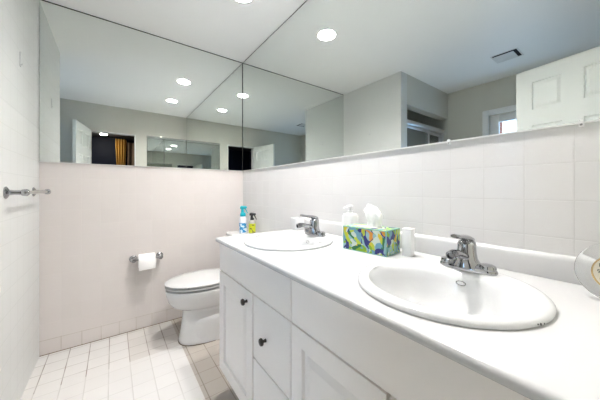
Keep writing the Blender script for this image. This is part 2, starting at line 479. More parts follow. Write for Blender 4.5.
# ================================================================== MIRRORS
def mirror(name, x0, x1, y0, y1, z0, z1, face, edge=0.005):
    """glass slab with a dark ground edge; face is the axis it looks along"""
    e = empty(name, ((x0 + x1) / 2, (y0 + y1) / 2, z0))
    finish('edge', rel(bx(x0, x1, y0, y1, z0, z1), e), M['black'], e, smooth=0)
    t = 0.0015
    if face == '-x': b = bx(x0 - t, x0 - 0.0003, y0 + edge, y1 - edge, z0 + 0.001, z1 - edge)
    elif face == '-y': b = bx(x0 + 0.0008, x1 - edge, y0 - t, y0 - 0.0003, z0 + 0.001, z1 - edge)
    else: b = bx(x0 + edge, x1 - edge, y1 + 0.0003, y1 + t, z0 + 0.001, z1 - edge)
    finish('silvered_glass', rel(b, e), M['mirror'], e, smooth=0)
    if z1 > 2.3:    # pale channel the glass stands in
        if face == '-x': b = bx(x0 - 0.003, x1, y0, y1, z0 - 0.0025, z0 + 0.0012)
        else: b = bx(x0, x1, y0 - 0.003, y1, z0 - 0.0025, z0 + 0.0012)
        finish('bottom_channel', rel(b, e), M['plastic_white'], e, smooth=0)
    return e
tag(mirror('mirror', XL + 0.001, XR - 0.004, D - 0.006, D, ZM, H, '-y', 0.008), 'frameless wall mirror above the toilet paper holder, reaching the ceiling', 'mirror')
tag(mirror('mirror', XR - 0.006, XR, YN + 0.002, D - 0.008, ZM, H, '-x', 0.007), 'long frameless wall mirror above the vanity sinks, reaching the ceiling', 'mirror')
tag(mirror('mirror', 0.45, XR - 0.010, YN, YN + 0.006, ZM, 2.005, '+y', 0.004), 'small wall mirror beside the dark doorway, seen only as a reflection', 'mirror')

def clip(x, y, axis, label):
    e = empty('mirror_clip', (x, y, ZM))
    if axis == 'x':
        b = box(box(bmesh.new(), -0.011, -0.008, -0.005, 0.005, -0.012, 0.007, 0.001), -0.008, 0.0, -0.005, 0.005, -0.012, -0.003, 0.001)
    else:
        b = box(box(bmesh.new(), -0.005, 0.005, -0.011, -0.008, -0.012, 0.007, 0.001), -0.005, 0.005, -0.008, 0.0, -0.012, -0.003, 0.001)
    finish('bracket', b, M['plastic_white'], e)
    s = lathe(bmesh.new(), (-0.011, 0, -0.007) if axis == 'x' else (0, -0.011, -0.007), (-1, 0, 0) if axis == 'x' else (0, -1, 0), [(0.003, 0), (0.003, 0.001), (0.0015, 0.002)], 12)
    finish('screw', s, M['chrome'], e)
    tag(e, label, 'clip', 'mirror clips along the tile top')
clip(XR, 0.452, 'x', 'small pale mirror clip under the long mirror, below the reflected shower door')
clip(XR, 0.105, 'x', 'small pale mirror clip under the long mirror, nearest the right picture edge')
clip(0.90, D, 'y', 'small pale mirror clip at foot of the mirror over the toilet')

# ================================================================== CEILING FITTINGS
def can(x, y, label):
    e = empty('recessed_light', (x, y, H))
    bm = bmesh.new()   # trim ring
    lathe(bm, (0, 0, 0), (0, 0, 1), [(LR - 0.004, 0.0), (LR - 0.002, -0.004), (LR + 0.012, -0.005), (LR + 0.016, -0.0005), (LR - 0.001, -0.0005), (LR - 0.004, 0.0)], 48, False, False)
    finish('trim_ring', bm, M['plastic_white'], e)
    bm = bmesh.new()
    lathe(bm, (0, 0, 0), (0, 0, 1), [(LR - 0.003, 0.0), (LR - 0.007, 0.02), (LR - 0.006, 0.022), (LR - 0.010, 0.04), (LR - 0.010, 0.055)], 48, False, True)
    finish('baffle', bm, M['plastic_white'], e)
    bm = lathe(bmesh.new(), (0, 0, 0.054), (0, 0, -1), [(0.056, 0), (0.056, 0.008), (0.045, 0.018), (0.025, 0.024), (0.004, 0.026)], 32)
    finish('lamp_diffuser', bm, M['lamp'], e)
    tag(e, label, 'light', 'recessed ceiling lights')
can(*LIGHTS[0], 'round recessed ceiling light nearer the mirrored corner and toilet')
can(*LIGHTS[1], 'round recessed ceiling light nearer the doorway, seen in the mirrors')

vx0, vx1, vy0, vy1 = -1.02, -0.835, 0.69, 0.875
v = empty('exhaust_vent', ((vx0 + vx1) / 2, (vy0 + vy1) / 2, H))
bm = bmesh.new(); h = (vx1 - vx0) / 2 + 0.012; q = 0.012
box(bm, -h, h, -h, -h + q, -0.003, 0, 0.001); box(bm, -h, h, h - q, h, -0.003, 0, 0.001)
box(bm, -h, -h + q, -h + q, h - q, -0.003, 0, 0.001); box(bm, h - q, h, -h + q, h - q, -0.003, 0, 0.001)
finish('frame', bm, M['plastic_white'], v)
finish('cavity', bx(-h + q, h - q, -h + q, h - q, -0.001, -0.0003), M['dark'], v, smooth=0)
finish('cover_plate', bx(-h + q, h - q - 0.028, -h + q + 0.028, h - q, -0.004, -0.001, 0.001), M['plastic_white'], v)
tag(v, 'square white ceiling exhaust vent with dark slots, seen in the long mirror', 'vent')

# ================================================================== LEFT WALL THINGS
tb = empty('towel_bar', (XL, 1.993, 1.107))
bm = tube(bmesh.new(), [(0.065, -0.268, 0), (0.065, 0.268, 0)], 0.0085)
finish('bar', bm, M['chrome'], tb)
for y in (-0.254, 0.254):
    bm = lathe(bmesh.new(), (0, y, 0), (1, 0, 0), [(0.028, 0.0), (0.029, 0.004), (0.024, 0.008), (0.020, 0.010), (0.013, 0.014), (0.011, 0.03), (0.011, 0.05), (0.015, 0.054), (0.0165, 0.062), (0.0165, 0.070), (0.013, 0.077), (0.006, 0.080)], 28)
    finish('post', bm, M['chrome'], tb)
tag(tb, 'chrome towel bar with two round posts on the left wall', 'towel bar')

wh = empty('wall_hook', (XL, 1.973, 1.815))
finish('back_plate', bx(0, 0.003, -0.007, 0.007, -0.038, 0.038, 0.001), M['steel'], wh)
finish('peg', tube(bmesh.new(), [(0.002, 0, -0.026), (0.006, 0, -0.028), (0.008, 0, -0.026), (0.0085, 0, -0.022)], 0.0016, 10), M['steel'], wh)
tag(wh, 'small narrow grey hook plate high on the left wall', 'hook')

# ================================================================== PAPER HOLDER AND ROLL
ph = empty('paper_holder', (0.222, D, 0.572))
for x in (-0.092, 0.092):
    bm = lathe(bmesh.new(), (x, 0, 0), (0, -1, 0), [(0.026, 0), (0.0275, 0.004), (0.023, 0.009), (0.013, 0.014), (0.011, 0.03), (0.011, 0.048), (0.017, 0.052), (0.0185, 0.062), (0.0175, 0.072), (0.010, 0.078)], 28)
    finish('post', bm, M['chrome'], ph)
finish('spindle', tube(bmesh.new(), [(-0.09, -0.063, 0), (0.09, -0.063, 0)], 0.008), M['chrome'], ph)
tag(ph, 'chrome toilet paper holder with round posts on far tiled wall', 'paper holder')
tr = empty('toilet_roll', (0.217, D - 0.063, 0.562))
R1 = 0.051; hw = 0.056
bm = bmesh.new()
lathe(bm, (-hw, 0, 0), (1, 0, 0), [(0.020, 0), (R1, 0), (R1, 2 * hw), (0.020, 2 * hw), (0.020, 0)], 40, False, False)
finish('roll', bm, M['paper'], tr)
bm = bmesh.new()    # loose sheet hanging from the front
prof = [(-math.sin(a) * (R1 + 0.001), math.cos(a) * (R1 + 0.001)) for a in [i * PI / 2 / 8 for i in range(9)]] + [(-R1 - 0.002, -0.02), (-R1 - 0.001, -0.045), (-R1 + 0.002, -0.066)]
rings = []
for y, z in prof: rings.append([(-hw, y, z), (hw, y, z + (0.006 if z < -0.06 else 0)), (hw, y + 0.0008, z + (0.006 if z < -0.06 else 0)), (-hw, y + 0.0008, z)])
loft(bm, rings)
finish('loose_sheet', bm, M['paper'], tr)
tag(tr, 'white toilet paper roll hanging on the chrome holder', 'toilet roll')

# ================================================================== TOILET
TY = 2.03
to = empty('toilet', (0.62, TY, 0))
def egg(xf, xb, hwid, z, n=48, sq=2.0):
    """egg outline, pointed end towards -x"""
    pts = []
    cx = xf + (xb - xf) * 0.56
    for i in range(n):
        a = 2 * PI * i / n
        ca, sa = math.cos(a), math.sin(a)
        e = 2.0 / sq
        px = math.copysign(abs(ca) ** e, ca); py = math.copysign(abs(sa) ** e, sa)
        x = cx + px * ((xb - cx) if px > 0 else (cx - xf))
        pts.append((x - 0.62, py * hwid, z))
    return pts
bm = bmesh.new()
prof = [(0.0, 0.392, 0.86, 0.132, 2.4), (0.012, 0.388, 0.86, 0.135, 2.4), (0.03, 0.392, 0.86, 0.130, 2.4), (0.10, 0.405, 0.85, 0.113, 2.3), (0.17, 0.415, 0.83, 0.104, 2.2),
        (0.215, 0.418, 0.82, 0.103, 2.1), (0.238, 0.405, 0.82, 0.113, 2.0), (0.252, 0.378, 0.82, 0.130, 2.0), (0.272, 0.346, 0.83, 0.150, 2.0), (0.305, 0.322, 0.84, 0.168, 2.0), (0.35, 0.308, 0.85, 0.181, 2.0), (0.385, 0.302, 0.85, 0.187, 2.0),
        (0.395, 0.304, 0.85, 0.186, 2.0), (0.398, 0.325, 0.84, 0.168, 2.0)]
loft(bm, [egg(a, b, w, z, 48, sq) for z, a, b, w, sq in prof])
finish('bowl', bm, M['toilet'], to)
bm = bmesh.new()     # broad rounded foot that hides the trapway
loft(bm, [egg(a, b, w, z, 48, 2.6) for z, a, b, w in ((0.001, 0.425, 0.88, 0.140), (0.03, 0.432, 0.88, 0.138), (0.10, 0.445, 0.875, 0.133), (0.145, 0.455, 0.87, 0.128), (0.165, 0.468, 0.86, 0.120), (0.178, 0.490, 0.85, 0.105), (0.182, 0.53, 0.82, 0.08))])
finish('trapway', bm, M['toilet'], to)
bm = bmesh.new()     # seat ring
out = [(0.409, 0.306, 0.80, 0.181), (0.412, 0.299, 0.805, 0.186), (0.420, 0.299, 0.805, 0.186), (0.424, 0.308, 0.80, 0.178), (0.424, 0.365, 0.735, 0.115), (0.409, 0.365, 0.735, 0.115), (0.409, 0.306, 0.80, 0.181)]
loft(bm, [egg(a, b, w, z) for z, a, b, w in out], False, False)
finish('seat', bm, M['seat_plastic'], to)
bm = bmesh.new()
out = [(0.4345, 0.312, 0.80, 0.178), (0.4355, 0.297, 0.805, 0.189), (0.441, 0.296, 0.805, 0.190), (0.446, 0.304, 0.80, 0.183), (0.4495, 0.36, 0.75, 0.13), (0.451, 0.45, 0.68, 0.06)]
loft(bm, [egg(a, b, w, z) for z, a, b, w in out])
finish('lid', bm, M['seat_plastic'], to)
for cx_, cy_ in ((0.43, -0.130), (0.43, 0.130), (0.72, -0.14), (0.72, 0.14)):
    finish('bumper', lathe(bmesh.new(), (cx_ - 0.62, cy_, 0.4235), (0, 0, 1), [(0.008, 0), (0.008, 0.0115)], 12), M['bronze'], to)
bm = bmesh.new()
loft(bm, [egg(0.386, 0.865, 0.139, 0.0005, 48, 2.4), egg(0.386, 0.865, 0.139, 0.004, 48, 2.4)])
finish('floor_caulk', bm, mat('brown_caulk', (0.13, 0.09, 0.06), 0.8), to)
for y in (-0.07, 0.07):
    finish('hinge', tube(bmesh.new(), [(0.79 - 0.62, y - 0.02, 0.425), (0.79 - 0.62, y + 0.02, 0.425)], 0.011), M['plastic_white'], to)
bm = bmesh.new()
def rrect(x0, x1, y0, y1, z, r=0.03, n=6):
    pts = []
    for cx, cy, a0 in ((x1 - r, y1 - r, 0), (x0 + r, y1 - r, PI / 2), (x0 + r, y0 + r, PI), (x1 - r, y0 + r, 1.5 * PI)):
        for k in range(n + 1):
            a = a0 + PI / 2 * k / n
            pts.append((cx + r * math.cos(a), cy + r * math.sin(a), z))
    return pts
loft(bm, [rrect(0.24, 0.425, -0.19, 0.19, 0.36), rrect(0.225, 0.43, -0.205, 0.205, 0.40), rrect(0.215, 0.432, -0.215, 0.215, 0.55), rrect(0.21, 0.433, -0.22, 0.22, 0.708)])
tank = finish('tank', bm, M['toilet'], to)
bm = tube(bmesh.new(), [(0.203, -0.16, 0.66), (0.197, -0.15, 0.66), (0.195, -0.10, 0.655), (0.195, -0.07, 0.652)], [0.006, 0.007, 0.006, 0.008], 12)
lathe(bm, (0.212, -0.16, 0.66), (-1, 0, 0), [(0.013, 0), (0.013, 0.006), (0.008, 0.010)], 20)
finish('flush_lever', bm, M['chrome'], tank)
bm = bmesh.new()
loft(bm, [rrect(0.206, 0.434, -0.226, 0.226, 0.709), rrect(0.200, 0.436, -0.230, 0.230, 0.713), rrect(0.200, 0.436, -0.230, 0.230, 0.730), rrect(0.208, 0.432, -0.224, 0.224, 0.738)])
finish('tank_lid', bm, M['toilet'], to)
for y in (-0.105, 0.105):
    finish('bolt_cap', lathe(bmesh.new(), (0.02, y * 1.18, 0.004), (0, 0, 1), [(0.014, 0), (0.014, 0.010), (0.009, 0.018), (0.002, 0.02)], 16), M['plastic_white'], to)
tag(to, 'white toilet with closed lid between the vanity and far wall', 'toilet')
TZ = 0.738

# ================================================================== SPRAY BOTTLES ON THE TANK
def spray(loc, rz, s_h, r, mats, label, tall):
    e = empty('spray_bottle', loc, rz)
    body, lab, head = mats
    hb = s_h * 0.66
    bm = lathe(bmesh.new(), (0, 0, 0), (0, 0, 1), [(r * 0.9, 0), (r, 0.004), (r, hb * 0.80), (r * 0.93, hb * 0.88), (r * 0.6, hb * 0.96), (r * 0.42, hb)], 28)
    b = finish('bottle', bm, body, e)
    z0, z1 = (0.10, 0.60) if tall else (0.06, 0.72)
    bm = lathe(bmesh.new(), (0, 0, 0), (0, 0, 1), [(r * 1.001, hb * z0), (r * 1.015, hb * z0 + 0.0005), (r * 1.015, hb * z1), (r * 1.001, hb * z1 + 0.0005)], 28, False, False)
    finish('label', bm, lab, b)
    bm = bmesh.new()   # collar and trigger head
    if tall:
        lathe(bm, (0, 0, hb * 0.95), (0, 0, 1), [(r * 0.75, 0), (r * 0.82, 0.01), (r * 0.70, 0.028), (r * 0.5, 0.034)], 24)
    else:
        lathe(bm, (0, 0, hb * 0.97), (0, 0, 1), [(r * 0.55, 0), (r * 0.55, 0.016), (r * 0.35, 0.020)], 24)
    finish('collar', bm, head, e)
    zt = s_h
    bm = bmesh.new()
    prof = [(-r * 0.75, zt - 0.018, 0.006, 0.010), (-r * 0.5, zt - 0.014, 0.010, 0.013), (0, zt - 0.015, 0.012, 0.015), (r * 0.7, zt - 0.014, 0.011, 0.012), (r * 1.05, zt - 0.013, 0.008, 0.008), (r * 1.1, zt - 0.013, 0.005, 0.005)]
    loft(bm, [circ((x, 0, z), (0, 1, 0), (0, 0, 1), a, 16, b_) for x, z, a, b_ in prof])
    zc = hb * 0.95 + (0.03 if tall else 0.016)
    tube(bm, [(-r * 0.1, 0, zc - 0.004), (-r * 0.1, 0, zt - 0.012)], [r * 0.45, r * 0.34], 14)
    hd = finish('spray_head', bm, head, e)
    bm = tube(bmesh.new(), [(r * 0.6, 0, zt - 0.020), (r * 0.8, 0, zt - 0.034), (r * 1.0, 0, zt - 0.048), (r * 1.35, 0, zt - 0.062)], [0.005, 0.0045, 0.004, 0.003], 10)
    finish('trigger', bm, head, hd)
    return tag(e, label, 'bottle', 'spray bottles on the toilet tank')
spray((0.905, 2.06, TZ), -0.5, 0.243, 0.031, (M['bottle_clear'], M['label_blue'], M['turquoise']), 'taller spray bottle with turquoise head and blue label on toilet tank', True)
spray((0.985, 2.045, TZ), -0.6, 0.182, 0.030, (M['bottle_dark'], M['label_lime'], M['black_plastic']), 'shorter spray bottle with black trigger and lime yellow label', False)

# ================================================================== VANITY
FX = 0.474                   # front face of doors and drawers
VE = 1.395                   # far end
va = empty('vanity_cabinet', (0.77, (VE + YN) / 2, 0))
def vfin(name, bm, m, par=None, smooth=35):
    bmesh.ops.translate(bm, verts=bm.verts, vec=-Vector(va.location))
    return finish(name, bm, m, par or va, smooth)
bm = bmesh.new()
bf = FX + 0.016; zt_ = 0.831; zb = 0.130
box(bm, bf, XR - 0.002, VE - 0.018, VE, zb, zt_, 0.001); box(bm, bf, XR - 0.002, YN + 0.002, YN + 0.02, zb, zt_, 0.001)
box(bm, bf, XR - 0.002, YN + 0.02, VE - 0.018, zb, zb + 0.018); box(bm, XR - 0.012, XR - 0.002, YN + 0.02, VE - 0.018, zb + 0.018, zt_)
box(bm, bf, bf + 0.018, YN + 0.02, VE - 0.018, 0.675, zt_); box(bm, bf, bf + 0.018, YN + 0.02, VE - 0.018, zb, 0.16)
for y in (0.335, 0.682, 0.965): box(bm, bf, bf + 0.018, y, y + 0.03, 0.16, 0.675)
box(bm, bf, bf + 0.018, 0.70, 0.98, 0.395, 0.43)
vfin('body', bm, M['cabinet'], smooth=0)
vfin('toe_kick', bx(FX + 0.075, FX + 0.09, YN + 0.002, VE - 0.01, 0, zb), M['cabinet'], smooth=0)
vfin('toe_kick_side', bx(FX + 0.09, XR - 0.002, VE - 0.025, VE - 0.01, 0, zb), M['cabinet'], smooth=0)

def front(name, y0, y1, z0, z1, panel=None, bev=0.004):
    if panel:
        bm = panel_slab(bmesh.new(), y1 - y0, z1 - z0, 0.016, [(panel, y1 - y0 - panel, panel, z1 - z0 - panel)], 0.022, 0.010, 0.03)
        bmesh.ops.translate(bm, verts=bm.verts, vec=(FX, y0, z0))
        return vfin(name, bm, M['cabinet'], smooth=20)
    return vfin(name, bx(FX, FX + 0.016, y0, y1, z0, z1, bev, 2), M['cabinet'], smooth=50)
def knob(parent, y, z):
    bm = lathe(bmesh.new(), (FX, y, z), (-1, 0, 0), [(0.007, 0), (0.0065, 0.002), (0.005, 0.008), (0.006, 0.013), (0.0135, 0.016), (0.0145, 0.020), (0.0125, 0.025), (0.006, 0.0275), (0.001, 0.028)], 28)
    vfin('knob', bm, M['bronze'], parent)
front('false_front', 0.697, VE - 0.003, 0.684, 0.829)
front('false_front', YN + 0.006, 0.692, 0.684, 0.829)
d = front('door', 0.981, VE - 0.003, 0.142, 0.678, 0.062); knob(d, 1.036, 0.632)
d = front('drawer', 0.697, 0.976, 0.420, 0.679); knob(d, 0.866, 0.540)
d = front('drawer', 0.697, 0.976, 0.142, 0.414); knob(d, 0.866, 0.28)
d = front('door', 0.330, 0.690, 0.142, 0.679, 0.055); knob(d, 0.375, 0.585)
d = front('door', YN + 0.006, 0.322, 0.142, 0.679, 0.055); knob(d, 0.277, 0.585)
tag(va, 'white vanity cabinet with panelled doors, drawers and dark knobs', 'cabinet')

# countertop
SINKS = [(0.727, 0.331), (0.728, 1.085)]
SRX, SRY = 0.227, 0.223
ct = empty('countertop', (0.76, (1.41 + YN) / 2, CT))
x0, x1, y0, y1 = 0.455, XR - 0.001, YN + 0.001, 1.410
# top slab: rounded front and far edges, one elliptical hole per sink
def counter_mesh():
    bm = bx(x0, x1, y0, y1, CT - 0.025, CT)
    es = [e for e in bm.edges if all(abs(v.co.x - x0) < 1e-5 for v in e.verts) and (abs(e.verts[0].co.z - e.verts[1].co.z) < 1e-5)]
    es += [e for e in bm.edges if all(abs(v.co.y - y1) < 1e-5 and abs(v.co.z - CT) < 1e-5 for v in e.verts)]
    es += [e for e in bm.edges if all(abs(v.co.y - y1) < 1e-5 and abs(v.co.x - x0) < 1e-5 for v in e.verts)]
    bmesh.ops.bevel(bm, geom=es, offset=0.011, segments=4, profile=0.5, affect='EDGES')
    return bm
slab = finish('slab', counter_mesh(), M['counter'], smooth=0)
for (cx, cy) in SINKS:
    bm = bmesh.new()
    loft(bm, [circ((cx, cy, CT - 0.1), (1, 0, 0), (0, 1, 0), SRX - 0.014, 64, SRY - 0.014), circ((cx, cy, CT + 0.1), (1, 0, 0), (0, 1, 0), SRX - 0.014, 64, SRY - 0.014)])
    k = finish('cutter', bm, M['counter'], smooth=0)
    md = slab.modifiers.new('cut', 'BOOLEAN'); md.operation = 'DIFFERENCE'; md.object = k; md.solver = 'EXACT'
    dg = bpy.context.evaluated_depsgraph_get()
    me = bpy.data.meshes.new_from_object(slab.evaluated_get(dg))
    slab.modifiers.clear(); old = slab.data; slab.data = me; bpy.data.meshes.remove(old)
    kd = k.data; bpy.data.objects.remove(k); bpy.data.meshes.remove(kd)
slab.data.transform(Matrix.Translation(-Vector(ct.location)))
slab.data.shade_smooth(); slab.data.set_sharp_from_angle(angle=math.radians(35))
slab.parent = ct
bm = bmesh.new()
prof = [(1.0395, CT), (1.0385, CT + 0.004), (1.0385, CT + 0.058), (1.0405, CT + 0.066), (1.046, CT + 0.072), (1.054, CT + 0.0735), (XR - 0.001, CT + 0.0735), (XR - 0.001, CT)]
loft(bm, [[(x, y, z) for x, z in prof] for y in (y0, y1 - 0.012)])
tag(ct, 'long white countertop with two sinks set into it', 'countertop')
tag(finish('backsplash', bm, M['counter'], None, 50), 'low white backsplash along the tiled wall behind the sinks', 'backsplash')

# sinks
def make_sink(cx, cy, label):
    e = empty('sink', (cx, cy, CT))
    R = [(0.0, SRX - 0.018, SRY - 0.018, -0.004), (0.0, SRX - 0.002, SRY - 0.002, 0.0005), (0.0, SRX, SRY, 0.004), (0.0, SRX - 0.001, SRY - 0.001, 0.009), (0.0, SRX - 0.006, SRY - 0.006, 0.0135),
         (0.0, SRX - 0.015, SRY - 0.015, 0.016), (-0.001, SRX - 0.026, SRY - 0.024, 0.0155), (-0.006, SRX - 0.040, SRY - 0.032, 0.0125), (-0.022, 0.176, 0.190, 0.010), (-0.026, 0.168, 0.184, 0.004), (-0.028, 0.161, 0.178, -0.008), (-0.029, 0.155, 0.172, -0.03),
         (-0.030, 0.145, 0.160, -0.065), (-0.028, 0.122, 0.134, -0.100), (-0.024, 0.085, 0.092, -0.125), (-0.022, 0.045, 0.048, -0.135), (-0.022, 0.022, 0.022, -0.138)]
    O = [(-0.022, 0.030, 0.030, -0.150), (-0.024, 0.095, 0.102, -0.138), (-0.028, 0.135, 0.147, -0.110), (-0.030, 0.158, 0.172, -0.066), (-0.028, 0.170, 0.185, -0.03), (-0.01, 0.185, 0.195, -0.006), (0.0, SRX - 0.018, SRY - 0.018, -0.004)]
    bm = bmesh.new()
    loft(bm, [circ((dx, 0, z), (1, 0, 0), (0, 1, 0), a, 72, b) for dx, a, b, z in R + O], False, False)
    bmesh.ops.remove_doubles(bm, verts=bm.verts, dist=1e-6)
    finish('basin', bm, M['porcelain'], e, 60)
    bm = lathe(bmesh.new(), (-0.022, 0, -0.139), (0, 0, 1), [(0.020, -0.01), (0.0215, 0.0), (0.0215, 0.003), (0.017, 0.004), (0.016, 0.0015), (0.010, 0.003), (0.004, 0.006)], 28)
    finish('drain', bm, M['chrome'], e)
    # overflow ring on the wall under the faucet
    bm = bmesh.new()
    c = Vector((0.1225, 0.0, -0.020)); n = Vector((-1, 0, 0.35)).normalized(); u = Vector((0, 1, 0)); w = n.cross(u)
    N = 28; rings = []
    for i in range(N):
        a = 2 * PI * i / N; dirv = u * math.cos(a) * 0.013 + w * math.sin(a) * 0.006
        rad = (u * math.cos(a) + w * math.sin(a)).normalized()
        rings.append([c + dirv + rad * 0.0014 * math.cos(b) + n * (0.0014 * math.sin(b)) for b in [k * PI / 3 for k in range(6)]])
    rings.append(rings[0])
    loft(bm, rings, False, False); bmesh.ops.remove_doubles(bm, verts=bm.verts, dist=1e-6)
    finish('overflow_ring', bm, M['chrome'], e)
    return tag(e, label, 'sink')
s1 = make_sink(*SINKS[0], 'round white drop-in sink nearer the camera, right of the tissue box')
s2 = make_sink(*SINKS[1], 'round white drop-in sink at the far counter end near the toilet')
# chipped spot on the near rim
bm = bmesh.new()
for dy, dz, rr in ((0.0, 0.0, 0.0028), (0.012, -0.001, 0.002), (-0.009, 0.001, 0.0018)):
    a = math.radians(-107) + dy * 4
    p = Vector((math.cos(a) * SRX * 0.998, math.sin(a) * SRY * 0.998, 0.006 + dz)); nrm = Vector((math.cos(a), math.sin(a), 0.35)).normalized()
    lathe(bm, p - nrm * 0.001, nrm, [(rr, 0), (rr * 0.8, 0.0016), (rr * 0.2, 0.002)], 10)
ch = finish('rim_chip', bm, M['ink'], s1); ch['label'] = 'dark chip in the rim enamel'

# faucets
def make_faucet(cx, cy, label):
    z = CT + 0.0125
    e = empty('faucet', (cx, cy, z))
    def oblong(ax, by, zz, n=48, p=2.6):
        pts = []
        for i in range(n):
            a = 2 * PI * i / n; ca, sa = math.cos(a), math.sin(a)
            pts.append((math.copysign(abs(ca) ** (2 / p), ca) * ax, math.copysign(abs(sa) ** (2 / p), sa) * by, zz))
        return pts
    bm = bmesh.new()
    loft(bm, [oblong(0.027, 0.080, 0.0), oblong(0.028, 0.081, 0.004), oblong(0.027, 0.079, 0.010), oblong(0.022, 0.072, 0.018), oblong(0.015, 0.058, 0.024), oblong(0.006, 0.035, 0.027)])
    for sy in (-1, 1):
        loft(bm, [circ((0, sy * 0.054, zz), (1, 0, 0), (0, 1, 0), a, 28) for zz, a in ((0.012, 0.0235), (0.019, 0.0235), (0.024, 0.021), (0.0275, 0.014), (0.0285, 0.002))])
    finish('base_plate', bm, M['chrome'], e)
    bm = bmesh.new()     # body tower with flowing shoulders
    rr = [(0.0, 0.034, 0.046, 0.010), (0.0, 0.031, 0.038, 0.022), (-0.002, 0.028, 0.030, 0.036), (-0.003, 0.026, 0.027, 0.055), (-0.002, 0.0255, 0.0255, 0.072), (-0.001, 0.026, 0.026, 0.080), (0.0, 0.023, 0.023, 0.088), (0.0, 0.013, 0.013, 0.094), (0, 0.002, 0.002, 0.096)]
    loft(bm, [circ((dx, 0, zz), (1, 0, 0), (0, 1, 0), a, 32, b) for dx, a, b, zz in rr])
    finish('body', bm, M['chrome'], e)
    bm = bmesh.new()     # spout reaching over the basin
    sp = [(-0.005, 0.040, 0.017, 0.015), (-0.035, 0.048, 0.0155, 0.0125), (-0.065, 0.058, 0.0140, 0.0115), (-0.088, 0.0625, 0.0125, 0.0115), (-0.094, 0.063, 0.011, 0.0105)]
    loft(bm, [circ((x, 0, zz), (0, 1, 0), (0.15, 0, 1), a, 24, b) for x, zz, a, b in sp])
    spt = finish('spout', bm, M['chrome'], e)
    bm = lathe(bmesh.new(), (-0.092, 0, 0.0625), (-1, 0, -0.12), [(0.0110, 0), (0.0130, 0.003), (0.0130, 0.008), (0.0115, 0.009), (0.0130, 0.010), (0.0130, 0.015), (0.0115, 0.016), (0.0130, 0.017), (0.0130, 0.024), (0.0110, 0.0265), (0.0085, 0.0265), (0.0080, 0.020)], 28)
    finish('aerator', bm, M['aerator'], spt)
    bm = bmesh.new()     # lever handle
    lv = [(0.022, 0.084, 0.010, 0.008), (0.010, 0.093, 0.019, 0.011), (-0.012, 0.100, 0.019, 0.010), (-0.036, 0.105, 0.014, 0.0075), (-0.062, 0.109, 0.0115, 0.006), (-0.086, 0.113, 0.012, 0.007), (-0.094, 0.1145, 0.009, 0.005)]
    loft(bm, [circ((x, 0, zz), (0, 1, 0), (0.1, 0, 1), a, 24, b) for x, zz, a, b in lv])
    finish('lever', bm, M['chrome'], e)
    return tag(e, label, 'faucet')
make_faucet(0.905, 0.335, 'chrome single lever faucet on the near sink, by the glass clock')
make_faucet(0.900, 1.085, 'chrome single lever faucet on the far sink, left of tissue box')

# ================================================================== THINGS ON THE COUNTER
# tissue box
A = Vector((0.832, 0.803)); B = Vector((0.858, 0.598)); C_ = Vector((0.978, 0.614))
ang = math.atan2(A.y - B.y, A.x - B.x)
tl, td, th = (A - B).length, 0.118, 0.102
tbx = empty('tissue_box', (B.x, B.y, CT), ang)
bm = bx(0, tl, -td, 0, 0.0, th)
bm.faces.ensure_lookup_table()
finish('carton', bm, M['tissue_card'], tbx, smooth=0)
bm = bmesh.new(); q = 0.0035; g_ = 0.0004
for (ya, yb) in ((-td - g_, -td + q), (-q, g_)):
    for (za, zb2) in ((0, q), (th - q, th + g_)): box(bm, -g_, tl + g_, ya, yb, za, zb2)
    for (xa_, xb_) in ((-g_, q), (tl - q, tl + g_)): box(bm, xa_, xb_, ya, yb, q, th - q)
for (xa_, xb_) in ((-g_, q), (tl - q, tl + g_)):
    for (za, zb2) in ((0, q), (th - q, th + g_)): box(bm, xa_, xb_, -td + q, -q, za, zb2)
finish('edging', bm, M['tissue_edge'], tbx, smooth=0)
bm = bmesh.new()
loft(bm, [circ((tl * 0.5, -td / 2, th + 0.0002), (1, 0, 0), (0, 1, 0), 0.065, 32, 0.026), circ((tl * 0.5, -td / 2, th + 0.001), (1, 0, 0), (0, 1, 0), 0.065, 32, 0.026)])
finish('opening', bm, M['paper'], tbx, smooth=0)
bm = bmesh.new()     # crumpled tissue pulled up
rnd = random.Random(3)
n = 40; rings = []
for k, (zz, rx, ry, lean) in enumerate([(0.0, 0.030, 0.012, 0), (0.02, 0.026, 0.014, 0.0), (0.045, 0.036, 0.017, 0.006), (0.065, 0.034, 0.014, 0.014), (0.082, 0.022, 0.010, 0.022), (0.093, 0.006, 0.004, 0.030)]):
    r = []
    for i in range(n):
        a = 2 * PI * i / n
        f = 1 + 0.22 * math.sin(5 * a + k * 0.7) + 0.12 * math.sin(9 * a - k)
        r.append((tl * 0.40 + lean + rx * f * math.cos(a), -td / 2 + ry * f * math.sin(a), th + 0.001 + zz + 0.005 * math.sin(3 * a + k)))
    rings.append(r)
loft(bm, rings)
finish('tissue', bm, M['paper'], tbx, 80)
tag(tbx, 'tissue box with bright green, blue and yellow pattern between the sinks', 'tissue box')

